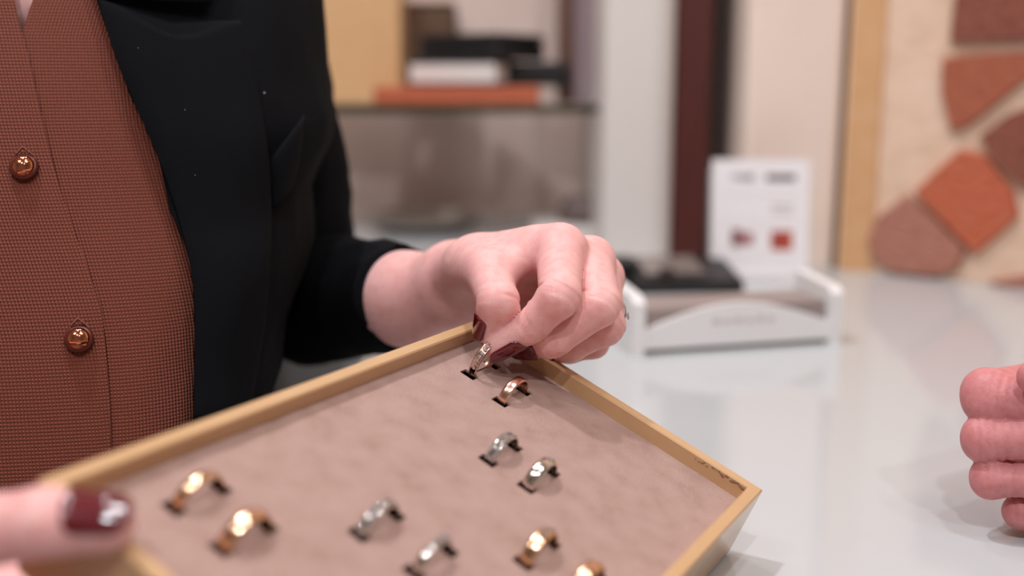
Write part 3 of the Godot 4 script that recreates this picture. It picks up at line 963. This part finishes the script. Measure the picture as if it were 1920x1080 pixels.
func ring_at(r: Array) -> void:
	var inner := 0.0086
	var at_pad := Transform3D(Basis(), Vector3(r[1], -SINK + r[2], r[0]))
	if r[3] == "pave_rose":
		at_pad.basis = Basis(Vector3.UP, deg_to_rad(4)) * Basis(Vector3.RIGHT, deg_to_rad(-4))
	var o := thing("finger_ring", r[4], "ring", tray_t * at_pad, "rings in the jewellery tray")
	var rng := RandomNumberGenerator.new()
	rng.seed = int(r[0] * 100000.0)
	var stones := func(rad: float, count: int, from: float, to: float, w: float, size: float) -> void:
		for i in count:
			var a := deg_to_rad(lerpf(from, to, float(i) / maxi(count - 1, 1)))
			var d := Vector3(cos(a), sin(a), 0)
			var lean := Basis.from_euler(Vector3(rng.randf_range(-0.3, 0.3), rng.randf_range(-1.0, 1.0), rng.randf_range(-0.3, 0.3)))
			part("diamond", gem(size), M.gem, o, Transform3D(Basis(d.cross(Vector3.BACK), d, Vector3.BACK).orthonormalized() * lean, d * rad + Vector3(0, 0, w)))
	match r[3]:
		"pave_rose":
			part("band", lathe([Vector2(inner, -0.0017), Vector2(inner + 0.0011, -0.0017), Vector2(inner + 0.0014, -0.0014), Vector2(inner + 0.0009, -0.0011), Vector2(inner + 0.0009, 0.0007), Vector2(inner + 0.0014, 0.0009), Vector2(inner + 0.0014, 0.0017), Vector2(inner, 0.0017)], 96, true, 2), M.rose, o)
			var beads := []
			for s in [-0.0015, 0.0014]:
				for i in 100:
					var a := TAU * i / 100.0
					beads.append(Vector3(cos(a) * (inner + 0.00145), sin(a) * (inner + 0.00145), s))
			part("milgrain", bead_mesh(beads, 0.00026), M.rose, o).set_meta("kind", "stuff")
			stones.call(inner + 0.0014, 19, -10, 190, -0.0002, 0.00088)
		"plain_rose":
			part("band", lathe(band_profile(inner, 0.0013, 0.0042, 0.00025), 96, true, 2), M.rose, o)
		"pave_white":
			part("band", lathe(band_profile(inner, 0.0012, 0.0044, 0.0002), 96, true, 2), M.white_gold, o)
			stones.call(inner + 0.0012, 17, 12, 168, 0.0012, 0.0008)
			stones.call(inner + 0.0012, 17, 12, 168, -0.0010, 0.0008)
		"dome_white":
			part("band", lathe(band_profile(inner, 0.0017, 0.0054, 0.0007), 96, true, 2), M.white_gold, o)
			stones.call(inner + 0.0018, 5, 95, 150, 0.0, 0.0009)
		"plain_yellow":
			part("band", lathe(band_profile(inner, 0.0013, 0.0040, 0.0004), 96, true, 2), M.yellow, o)
		"wide_yellow":
			part("band", lathe(band_profile(inner, 0.0015, 0.0056, 0.0005), 96, true, 2), M.yellow, o)
			part("inlay", lathe(band_profile(inner + 0.0012, 0.0004, 0.0012, 0.0001), 96, true, 2), M.rose, o)
		"solitaire":
			part("band", lathe(band_profile(inner, 0.0012, 0.0034, 0.0004), 96, true, 2), M.white_gold, o)
			stones.call(inner + 0.0017, 3, 95, 125, 0.0, 0.0016)
			stones.call(inner + 0.0014, 3, 60, 84, 0.0, 0.0010)
		"pave_yellow":
			part("band", lathe(band_profile(inner, 0.0014, 0.0050, 0.0003), 96, true, 2), M.yellow, o)
			stones.call(inner + 0.0015, 9, 70, 150, 0.0, 0.0011)
func bead_mesh(points: Array, r: float) -> ArrayMesh:
	var polys_v := PackedVector3Array()
	var idx := PackedInt32Array()
	var dirs := [Vector3.RIGHT, Vector3.LEFT, Vector3.UP, Vector3.DOWN, Vector3.BACK, Vector3.FORWARD]
	var tri := [[0, 2, 4], [2, 1, 4], [1, 3, 4], [3, 0, 4], [2, 0, 5], [1, 2, 5], [3, 1, 5], [0, 3, 5]]
	for p in points:
		var k := polys_v.size()
		for d in dirs: polys_v.append(p + d * r)
		for t in tri: idx.append_array([k + t[0], k + t[1], k + t[2]])
	return solid(polys_v, idx)

# ------------------------------------------------------------------ the assistant
var facing := Vector3(sin(deg_to_rad(10.0)), 0, cos(deg_to_rad(10.0)))
var side := Vector3(cos(deg_to_rad(10.0)), 0, -sin(deg_to_rad(10.0)))
var spine := []                          # [height, x, z] of the middle of the chest's front, from the top down
const DEEP := 0.105
const BOXY := 2.6                        # how square the chest's outline is (2 is an ellipse)
var waist := []                          # [height, half width on her left], from the top down
func half(y: float, left: bool) -> float:
	if not left: return 0.15
	if y >= waist[0][0]: return waist[0][1]
	for i in waist.size() - 1:
		if y >= waist[i + 1][0]:
			return lerpf(waist[i][1], waist[i + 1][1], smoothstep(0.0, 1.0, (waist[i][0] - y) / (waist[i][0] - waist[i + 1][0])))
	return waist[waist.size() - 1][1]
func power(x: float, e: float) -> float:
	return signf(x) * pow(absf(x), e)
func front_at(y: float) -> Vector3:
	var k := 0
	while k < spine.size() - 2 and spine[k + 1][0] > y: k += 1
	var a = spine[maxi(k - 1, 0)]
	var b = spine[k]
	var c = spine[k + 1]
	var d = spine[mini(k + 2, spine.size() - 1)]
	var t := clampf((b[0] - y) / (b[0] - c[0]), -0.5, 1.5)
	var out := Vector3(0, y, 0)
	for i in [1, 2]:
		var m0: float = (c[i] - a[i]) / maxf(0.001, a[0] - c[0]) * (b[0] - c[0])
		var m1: float = (d[i] - b[i]) / maxf(0.001, b[0] - d[0]) * (b[0] - c[0])
		var t2 := t * t
		var t3 := t2 * t
		out[0 if i == 1 else 2] = (2 * t3 - 3 * t2 + 1) * b[i] + (t3 - 2 * t2 + t) * m0 + (-2 * t3 + 3 * t2) * c[i] + (t3 - t2) * m1
	return out
func chest(phi: float, y: float, off: float) -> Vector3:
	var c := front_at(y) - facing * DEEP
	return c + side * (half(y, sin(phi) > 0.0) + off) * power(sin(phi), 2.0 / BOXY) + facing * (DEEP + off) * power(cos(phi), 2.0 / BOXY)
func chest_hit(x: float, y: float, off: float) -> Vector2:    # (angle round the chest, height) under a pixel
	var r := ray(x, y)
	var t := 0.3
	var last := t
	while t < 1.0:
		var p := cam_at + r * t
		var q := p - (front_at(p.y) - facing * DEEP)
		var a := q.dot(side) / (half(p.y, q.dot(side) > 0.0) + off)
		var b := q.dot(facing) / (DEEP + off)
		if pow(absf(a), BOXY) + pow(absf(b), BOXY) < 1.0: break
		last = t
		t += 0.004
	var lo := last
	var hi := t
	for i in 14:
		var m := (lo + hi) / 2.0
		var p := cam_at + r * m
		var q := p - (front_at(p.y) - facing * DEEP)
		var a := q.dot(side) / (half(p.y, q.dot(side) > 0.0) + off)
		var b := q.dot(facing) / (DEEP + off)
		if pow(absf(a), BOXY) + pow(absf(b), BOXY) < 1.0: hi = m
		else: lo = m
	var p2 := cam_at + r * hi
	var q2 := p2 - (front_at(p2.y) - facing * DEEP)
	return Vector2(atan2(power(q2.dot(side) / (half(p2.y, q2.dot(side) > 0.0) + off), BOXY / 2.0), power(q2.dot(facing) / (DEEP + off), BOXY / 2.0)), p2.y)
func edge_curve(pix: Array, off: float) -> Array:             # (angle, height) along a traced edge, top first
	var out := []
	for p in pix: out.append(chest_hit(p[0], p[1], off))
	return out
func edge_at(c: Array, y: float) -> float:
	if y >= c[0].y: return c[0].x
	for i in c.size() - 1:
		if y <= c[i].y and y >= c[i + 1].y:
			return lerpf(c[i].x, c[i + 1].x, (c[i].y - y) / maxf(1e-5, c[i].y - c[i + 1].y))
	return c[c.size() - 1].x
func shell(y_top: float, y_low: float, from: Callable, to: Callable, off: float, thick: float, rows_n: int, cols: int, rough := 0.0) -> ArrayMesh:
	# cloth round the chest between two angles, with thickness
	var noise := FastNoiseLite.new()
	noise.seed = 12
	noise.frequency = 1.0
	var rows := []
	var uvs := []
	for i in rows_n:
		var y := lerpf(y_top, y_low, float(i) / (rows_n - 1))
		var a: float = from.call(y)
		var b: float = to.call(y)
		var row := []
		var back := []
		var uv := []
		var uvb := []
		var arc := 0.0
		for c in cols:
			var phi := lerpf(a, b, float(c) / (cols - 1))
			var wob := noise.get_noise_3d(sin(phi) * 2.2, cos(phi) * 2.2, y * 9.0) * rough
			var round_off := 0.0 if c > 0 and c < cols - 1 else -thick * 0.35
			var p := chest(phi, y, off + wob + round_off)
			if c > 0: arc += (p - row[c - 1]).length()
			row.append(p)
			uv.append(Vector2(arc, -y))
			back.push_front(chest(phi, y, off + wob - thick - round_off))
			uvb.push_front(Vector2(arc, -y))
		rows.append(row + back)
		uvs.append(uv + uvb)
	return loft(rows, uvs, true, false)
func flap(left: Array, right: Array, off_l: float, off_r: float, thick: float, nr: int, nc: int, top_bend := []) -> ArrayMesh:
	# a layer of cloth on the jacket between two traced edges (lists of pixels with as many points)
	var le := []
	var ri := []
	for p in left: le.append(Vector3(p[0], p[1], 0))
	for p in right: ri.append(Vector3(p[0], p[1], 0))
	le = spline(le, nr)
	ri = spline(ri, nr)
	var rows := []
	var uvs := []
	for i in nr:
		var row := []
		var back := []
		var uv := []
		var uvb := []
		for c in nc:
			var t := float(c) / (nc - 1)
			var q: Vector3 = le[i].lerp(ri[i], t)
			if top_bend.size():
				var b: float = spline(top_bend, nc)[c]
				q.y += b * pow(1.0 - float(i) / (nr - 1), 6.0)
			var off := lerpf(off_l, off_r, t) + 0.003 * sin(PI * t)
			var edge := thick * 0.4 if c == 0 or c == nc - 1 or i == 0 or i == nr - 1 else 0.0
			var h := chest_hit(q.x, q.y, off)
			var p := chest(h.x, h.y, off - edge)
			row.append(p)
			uv.append(Vector2(h.x * 0.13, -h.y))
			back.push_front(chest(h.x, h.y, off - thick + edge))
			uvb.push_front(Vector2(h.x * 0.13, -h.y))
		rows.append(row + back)
		uvs.append(uv + uvb)
	return loft(rows, uvs, true, false, true)

func assistant() -> void:
	for k in [[-330, -110, 0.535], [0, -25, 0.512], [315, 47, 0.497], [637, 148, 0.485], [900, 180, 0.479], [1080, 186, 0.478], [1700, 190, 0.49], [2600, 190, 0.53]]:
		var p := at(k[1], k[0], k[2])
		spine.append([p.y, p.x, p.z])
	for k in [[-100, 0.15], [215, 0.135], [400, 0.104], [640, 0.068], [760, 0.058]]:
		waist.append([at(560, k[0], 0.59).y, k[1]])
	var o := thing("person", "person in black blazer and brown knit top lifting a ring from the tray", "person")
	part("body", joined([left_hand(), right_hand(), torso_flesh()]), M.skin, o)
	finger_nails(o)
	# knitted top: the under side first, then the buttoned side over it
	var y_top: float = spine[0][0]
	var y_low := 0.45
	var under := edge_curve([[110, -160], [62, 0], [38, 56], [38, 90], [50, 250], [70, 330], [120, 520], [150, 680], [160, 900]], 0.002)
	var over := edge_curve([[10, -160], [25, 0], [38, 54], [60, 130], [85, 250], [105, 330], [140, 440], [170, 520], [190, 580], [200, 680], [207, 840], [207, 1000]], 0.0045)
	var top := part("knit_top", shell(y_top, y_low, func(y): return edge_at(under, y), func(_y): return PI * 0.99, 0.002, 0.002, 60, 70, 0.0015), M.blouse, o)
	var plk := part("button_front", shell(y_top, y_low, func(y): return -PI * 0.99, func(y): return edge_at(over, y), 0.0045, 0.002, 60, 70, 0.0012), M.blouse, o)
	# raised seam along the edge of the button front
	for b in [[47, 316], [150, 637]]:
		var h := chest_hit(b[0], b[1], 0.0045)
		var p := chest(h.x, h.y, 0.0045)
		var nrm := (chest(h.x, h.y + 0.004, 0.0) - chest(h.x, h.y - 0.004, 0.0)).cross(chest(h.x - 0.02, h.y, 0.0) - chest(h.x + 0.02, h.y, 0.0)).normalized()
		if nrm.dot(facing) < 0.0: nrm = -nrm
		var y_ax := nrm
		var x_ax := Vector3.UP.cross(y_ax).normalized()
		var bt := part("button", lathe([Vector2(0.0, 0.0), Vector2(0.0055, 0.0), Vector2(0.0063, 0.0012), Vector2(0.0062, 0.0028), Vector2(0.0052, 0.0036), Vector2(0.0, 0.0036)], 36), M.button_cup, plk, Transform3D(Basis(x_ax, y_ax, x_ax.cross(y_ax)), p), "dark brown button cup")
		var dome := []
		for i in 12:
			var t := PI / 2 * i / 11.0
			dome.append(Vector2(0.0052 * cos(t), 0.0030 + 0.0040 * sin(t)))
		part("dome", lathe(dome, 36), M.copper, bt, Transform3D(), "shiny copper dome")
		part("buttonhole", tube([p + Vector3.UP * 0.0062 + x_ax * 0.0035 + nrm * 0.0004, p + Vector3.UP * 0.0095 + nrm * 0.0006, p + Vector3.UP * 0.0062 - x_ax * 0.0035 + nrm * 0.0004], [0.0006, 0.0007, 0.0006], 8), M.blouse, plk)
	# blazer
	var open_edge := edge_curve([[70, -300], [180, 0], [215, 100], [250, 190], [310, 330], [350, 460], [366, 560], [368, 680], [366, 790], [360, 1000]], 0.012)
	var jk := part("blazer", shell(y_top, y_low, func(y): return edge_at(open_edge, y), func(y): return TAU - edge_at(open_edge, y) * 0.9, 0.013, 0.004, 60, 110, 0.004), M.jacket, o)
	part("lapel", flap([[186, -4], [215, 100], [253, 190], [312, 330], [351, 460], [367, 560], [368, 680], [366, 790]], [[455, 38], [478, 110], [492, 190], [508, 298], [513, 400], [510, 500], [500, 620], [470, 790]], 0.0155, 0.020, 0.003, 40, 14, [0.0, 12.0, 30.0, 46.0, 40.0, 14.0, 0.0]), M.jacket, jk)
	part("collar", flap([[140, -240], [160, -120], [184, -6]], [[470, -240], [430, -100], [393, 6]], 0.016, 0.0215, 0.003, 14, 12), M.jacket, jk)
	part("pocket_welt", flap([[508, 300], [511, 345], [515, 394]], [[574, 214], [566, 290], [552, 352]], 0.0165, 0.0175, 0.002, 8, 10), M.jacket, jk)
	# lint specks on the black cloth
	for q in [[493, 174, 0.0006], [258, 90, 0.00025], [345, 206, 0.00025], [364, 328, 0.00025]]:
		var h := chest_hit(q[0], q[1], 0.0205)
		part("lint_speck", lathe([Vector2(0, -q[2]), Vector2(q[2], 0), Vector2(0, q[2])], 8), M.lint, jk, Transform3D(Basis(), chest(h.x, h.y, 0.0215)))
	# sleeves
	var cuff := at(758, 556, 0.594)
	var elbow := at(556, 548, 0.70)
	var pts := spline([at(430, -420, 0.66), at(432, -180, 0.665), at(445, 60, 0.675), at(500, 330, 0.69), elbow, elbow.lerp(cuff, 0.55) + Vector3(0, -0.002, 0), cuff], 40)
	var rad := spline([0.056, 0.054, 0.050, 0.048, 0.041, 0.033, 0.0275], 40)
	var tail: Vector3 = (pts[39] - pts[38]).normalized()
	pts.append(pts[39] + tail * 0.0006)
	rad.append(0.0262)
	pts.append(pts[39] - tail * 0.03)
	rad.append(0.0265)
	part("sleeve", tube(pts, rad, 40, false, 0.004, 26.0, 1.08), M.jacket, jk)
	var wr: Vector3 = tray_t * Vector3(0.285, -0.075, 0.225)
	var el2 := Vector3(-0.50, wr.y - 0.02, -0.60)
	var pts2 := spline([chest(-1.5, y_top, 0.02), chest(-1.6, 1.15, 0.05), el2, wr.lerp(el2, 0.35)], 24)
	part("sleeve", tube(pts2, spline([0.055, 0.05, 0.042, 0.03], 24), 28, false, 0.004, 26.0), M.jacket, jk)
	# the ring she wears
	var rj := thing("worn_ring", "thin silver ring with a small stone worn on the ring finger", "ring", worn_at())
	part("band", lathe(band_profile(0.0093, 0.0010, 0.0020, 0.0002), 64, true, 2), M.white_gold, rj)
	for w in [-0.0014, 0.0, 0.0014]:
		part("diamond", gem(0.0010), M.gem, rj, Transform3D(Basis(), Vector3(0, 0.0111, w)))

# joints of the hand over the tray (pixel, pixel, depth), radii in metres
var J := {}
func joints() -> void:
	J.elbow = at(556, 548, 0.70)
	J.cuff = at(758, 556, 0.594)
	J.wrist = at(846, 528, 0.564)
	J.t = [at(884, 498, 0.530), at(918, 512, 0.499), at(934, 566, 0.472), at(917, 618, 0.478)]
	J.i = [at(1050, 469, 0.498), at(1049, 556, 0.464), at(997, 611, 0.4715), at(931, 650, 0.4745)]
	J.m = [at(1106, 490, 0.512), at(1126, 572, 0.476), at(1036, 640, 0.479), at(984, 648, 0.489)]
	J.r = [at(1126, 520, 0.527), at(1137, 612, 0.494), at(1068, 650, 0.498), at(1012, 660, 0.506)]
	J.p = [at(1126, 548, 0.543), at(1112, 642, 0.512), at(1068, 656, 0.515), at(1030, 662, 0.519)]
	J.di = dorsal(J.i)
	J.dm = dorsal(J.m)
	J.dr = dorsal(J.r)
	J.dp = dorsal(J.p)
func dorsal(f: Array) -> Vector3:                  # away from the palm, from the bend of the finger
	var a: Vector3 = (f[1] - f[0]).normalized()
	var b: Vector3 = (f[3] - f[1]).normalized()
	return (a - b).normalized()
func worn_at() -> Transform3D:
	var a: Vector3 = J.r[0]
	var b: Vector3 = J.r[1]
	var ax := (b - a).normalized()
	var d: Vector3 = ray(1169, 604) * 0.0 + (cam_basis.x - cam_basis.y * 0.2)
	d = (d - ax * d.dot(ax)).normalized()
	return Transform3D(Basis(d.cross(ax), d, ax).orthonormalized(), a.lerp(b, 0.74))
func left_hand() -> Dictionary:
	joints()
	var palm := [
		[J.elbow.lerp(J.cuff, 0.75), J.cuff, 0.026, 0.0235],
		[J.cuff, J.wrist, 0.0235, 0.0165],
		[J.cuff + Vector3(0, -0.006, 0), J.wrist + Vector3(0, -0.009, 0), 0.021, 0.0145],
		[J.wrist + Vector3(0.002, 0.006, 0), J.i[0], 0.0155, 0.0112],
		[J.wrist, J.m[0], 0.0155, 0.0108],
		[J.wrist + Vector3(0, -0.004, -0.006), J.r[0], 0.0145, 0.0102],
		[J.wrist + Vector3(0, -0.008, -0.01), J.p[0], 0.0145, 0.0095],
		[J.wrist.lerp(J.i[0], 0.35), J.wrist.lerp(J.m[0], 0.5), 0.014, 0.013],
		[at(905, 492, 0.530), at(1010, 466, 0.508), 0.0115, 0.0085],
		[at(912, 500, 0.512), at(1000, 470, 0.506), 0.0105, 0.0070],
		[at(928, 520, 0.494), at(1000, 474, 0.503), 0.0075, 0.0055],
		[J.wrist + Vector3(0.004, -0.004, 0), at(985, 556, 0.534), 0.0165, 0.0135],
		[at(985, 556, 0.534), at(1065, 566, 0.528), 0.0135, 0.012]]
	var thumb := chain([J.wrist.lerp(J.t[0], 0.6), J.t[0], J.t[1], J.t[2], J.t[3]], [0.014, 0.0135, 0.0108, 0.0091, 0.0066])
	var index := chain(J.i, [0.0112, 0.0090, 0.0073, 0.0058])
	var middle := chain(J.m, [0.0108, 0.0090, 0.0074, 0.0058])
	var ringf := chain(J.r, [0.0102, 0.0084, 0.0070, 0.0056])
	var pinky := chain(J.p, [0.0092, 0.0074, 0.0062, 0.0050])
	var cr := []
	cr += knuckle(J.i[0], J.i[1], J.i[2], 0.009, J.di, 0.0006)
	cr += knuckle(J.i[1], J.i[2], J.i[3], 0.0073, J.di, 0.00045)
	cr += knuckle(J.m[0], J.m[1], J.m[2], 0.009, J.dm, 0.00065)
	cr += knuckle(J.m[1], J.m[2], J.m[3], 0.0074, J.dm, 0.00045)
	cr += knuckle(J.r[0], J.r[1], J.r[2], 0.0084, J.dr, 0.0006)
	cr += knuckle(J.t[1], J.t[2], J.t[3], 0.0091, -cam_basis.x, 0.0003)
	return flesh(palm, [thumb, index, middle, ringf, pinky], 0.0010, 0.009, 0.003, 0.007, cr, 2)
func finger_nails(o: Node3D) -> void:
	part("fingernail", nail(J.i[2], J.i[3], 0.0073, 0.0058, cam_basis * Vector3(0.5, -0.8, 0.5), 0.36, 1.30, 0.9), M.polish, o, Transform3D(), "dark burgundy polished nail")
	part("fingernail", nail(J.m[2], J.m[3], 0.0074, 0.0058, J.dm, 0.36, 1.4, 0.95), M.polish, o, Transform3D(), "dark burgundy polished nail")
	part("fingernail", nail(J.r[2], J.r[3], 0.0070, 0.0056, J.dr, 0.4, 1.4, 0.95), M.polish, o, Transform3D(), "dark burgundy polished nail")
	part("fingernail", nail(J.p[2], J.p[3], 0.0062, 0.0050, J.dp, 0.4, 1.4, 0.95), M.polish, o, Transform3D(), "dark burgundy polished nail")
	part("thumbnail", nail(J.t[2], J.t[3], 0.0091, 0.0066, (-cam_basis.x + cam_basis.z * 0.68), 0.5, 1.36, 0.72), M.polish, o, Transform3D(), "dark burgundy polished nail")
	var t := right_thumb()
	part("thumbnail", nail(t[2], t[3], 0.0092, 0.0078, tray_t.basis.y + cam_basis.z * 0.4, 0.3, 1.45, 0.95, 0.0008), M.polish, o, Transform3D(), "glossy burgundy thumbnail")
func right_thumb() -> Array:
	return [at(-330, 1130, 0.325), at(-110, 1010, 0.297), at(88, 979, 0.2905), at(202, 984, 0.2925)]
func right_hand() -> Dictionary:
	var L := func(u: float, v: float, n: float) -> Vector3: return tray_t * Vector3(v, n, u)
	var wr: Vector3 = L.call(0.225, 0.285, -0.075)
	var el := Vector3(-0.50, wr.y - 0.02, -0.60)
	var fi := [[L.call(0.150, 0.275, -0.058), L.call(0.130, 0.243, -0.055), L.call(0.117, 0.225, -0.050), L.call(0.107, 0.212, -0.0445)],
		[L.call(0.162, 0.262, -0.068), L.call(0.145, 0.225, -0.062), L.call(0.132, 0.205, -0.052), L.call(0.124, 0.193, -0.0445)],
		[L.call(0.172, 0.250, -0.075), L.call(0.160, 0.212, -0.066), L.call(0.148, 0.193, -0.055), L.call(0.140, 0.182, -0.0445)],
		[L.call(0.182, 0.240, -0.080), L.call(0.175, 0.212, -0.070), L.call(0.165, 0.198, -0.060), L.call(0.157, 0.190, -0.050)]]
	var palm := [[wr, el, 0.022, 0.03]]
	for f in fi: palm.append([wr, f[0], 0.015, 0.0105])
	var t := right_thumb()
	palm.append([wr, t[0], 0.016, 0.0145])
	var chains := [chain(t, [0.0145, 0.0112, 0.0092, 0.0078])]
	for f in fi: chains.append(chain(f, [0.0105, 0.0088, 0.0074, 0.0062]))
	return flesh(palm, chains, 0.0028, 0.012, 0.004, 0.008, [], 1)
func torso_flesh() -> Dictionary:
	var b := []
	var y: float = spine[0][0]
	var top := front_at(y) - facing * DEEP
	for k in 5:
		var yy := lerpf(y, 0.5, k / 4.0)
		var c := front_at(yy) - facing * DEEP
		b.append([c - side * 0.06, c, 0.062, 0.062])
	for k in 4: b.append([b[k][0].lerp(b[k][1], 0.5), b[k + 1][0].lerp(b[k + 1][1], 0.5), 0.064, 0.064])
	b.append([at(430, -420, 0.66), J.elbow, 0.032, 0.028])
	b.append([J.elbow, J.cuff, 0.028, 0.021])
	b.append([top, top + Vector3(0, 0.16, 0), 0.06, 0.055])
	# skin of the breastbone in the collar's opening
	var s0 := chest_hit(42, 20, -0.004)
	var s1 := chest_hit(40, -150, -0.004)
	b.append([chest(s0.x, s0.y, -0.03), chest(s1.x, s1.y, -0.032), 0.024, 0.024])
	return flesh(b, [], 0.012, 0.014, 0.01, 0.01, [], 1)

# ------------------------------------------------------------------ the customer's fist
func customer() -> void:
	var o := thing("person", "person at the counter of whom only a bare closed fist shows", "person")
	var z := 0.482
	var fi := [[at(2010, 712, z + 0.045), at(1855, 742, z + 0.006), at(1962, 762, z - 0.006), at(2030, 775, z + 0.014)],
		[at(2020, 800, z + 0.045), at(1846, 823, z + 0.002), at(1955, 823, z - 0.008), at(2025, 830, z + 0.014)],
		[at(2030, 880, z + 0.045), at(1858, 897, z + 0.002), at(1960, 897, z - 0.006), at(2025, 900, z + 0.014)],
		[at(2050, 945, z + 0.045), at(1914, 960, z + 0.004), at(1990, 962, z - 0.003), at(2040, 962, z + 0.014)]]
	var wr := at(2380, 800, z + 0.05)
	var el := wr + Vector3(0.22, 0.03, -0.03)
	var palm := [[wr, el, 0.026, 0.036], [wr + Vector3(0, -0.008, 0), el, 0.022, 0.03]]
	var rr := [0.0115, 0.0112, 0.0105, 0.0092]
	for k in 4: palm.append([wr, fi[k][0], 0.019, rr[k]])
	var chains := []
	var ra := [[0.0118, 0.0116, 0.0098, 0.0082], [0.0112, 0.0094, 0.0092, 0.008], [0.0106, 0.0082, 0.0083, 0.0075], [0.0092, 0.0074, 0.0072, 0.0065]]
	for k in 4: chains.append(chain(fi[k], ra[k]))
	chains[0].append([at(1847, 730, z + 0.006), at(1848, 757, z + 0.004), 0.0092, 0.0094])
	chains[1].append([at(1843, 813, z + 0.002), at(1843, 834, z + 0.002), 0.0080, 0.0080])
	chains[2].append([at(1854, 889, z + 0.002), at(1854, 905, z + 0.002), 0.0070, 0.0070])
	chains.append(chain([at(2250, 760, z + 0.02), at(2130, 700, z), at(2020, 690, z - 0.012), at(1942, 708, z - 0.016)], [0.015, 0.0125, 0.0105, 0.0078]))
	var cr := []
	for k in 4:
		var d: Vector3 = -cam_basis.x + cam_basis.z * 0.4
		for s in [0.0, 3.0, 6.0, 9.0]:
			var ax: Vector3 = (fi[k][2] - fi[k][1]).normalized()
			cr.append([fi[k][1] + ax * (s * 0.0012 - 0.002), ax, cam_basis.z - cam_basis.x * 0.5, 0.00055, 0.0006, 0.014])
	part("body", joined([flesh(palm, chains, 0.0011, 0.010, 0.003, 0.004, cr, 1)]), M.skin_second, o)
	part("sleeve", tube([wr.lerp(el, 0.3), wr.lerp(el, 0.32), wr.lerp(el, 0.7), el + (el - wr) * 0.4], [0.034, 0.037, 0.043, 0.05], 32, false, 0.003, 26.0), M.jacket, o)
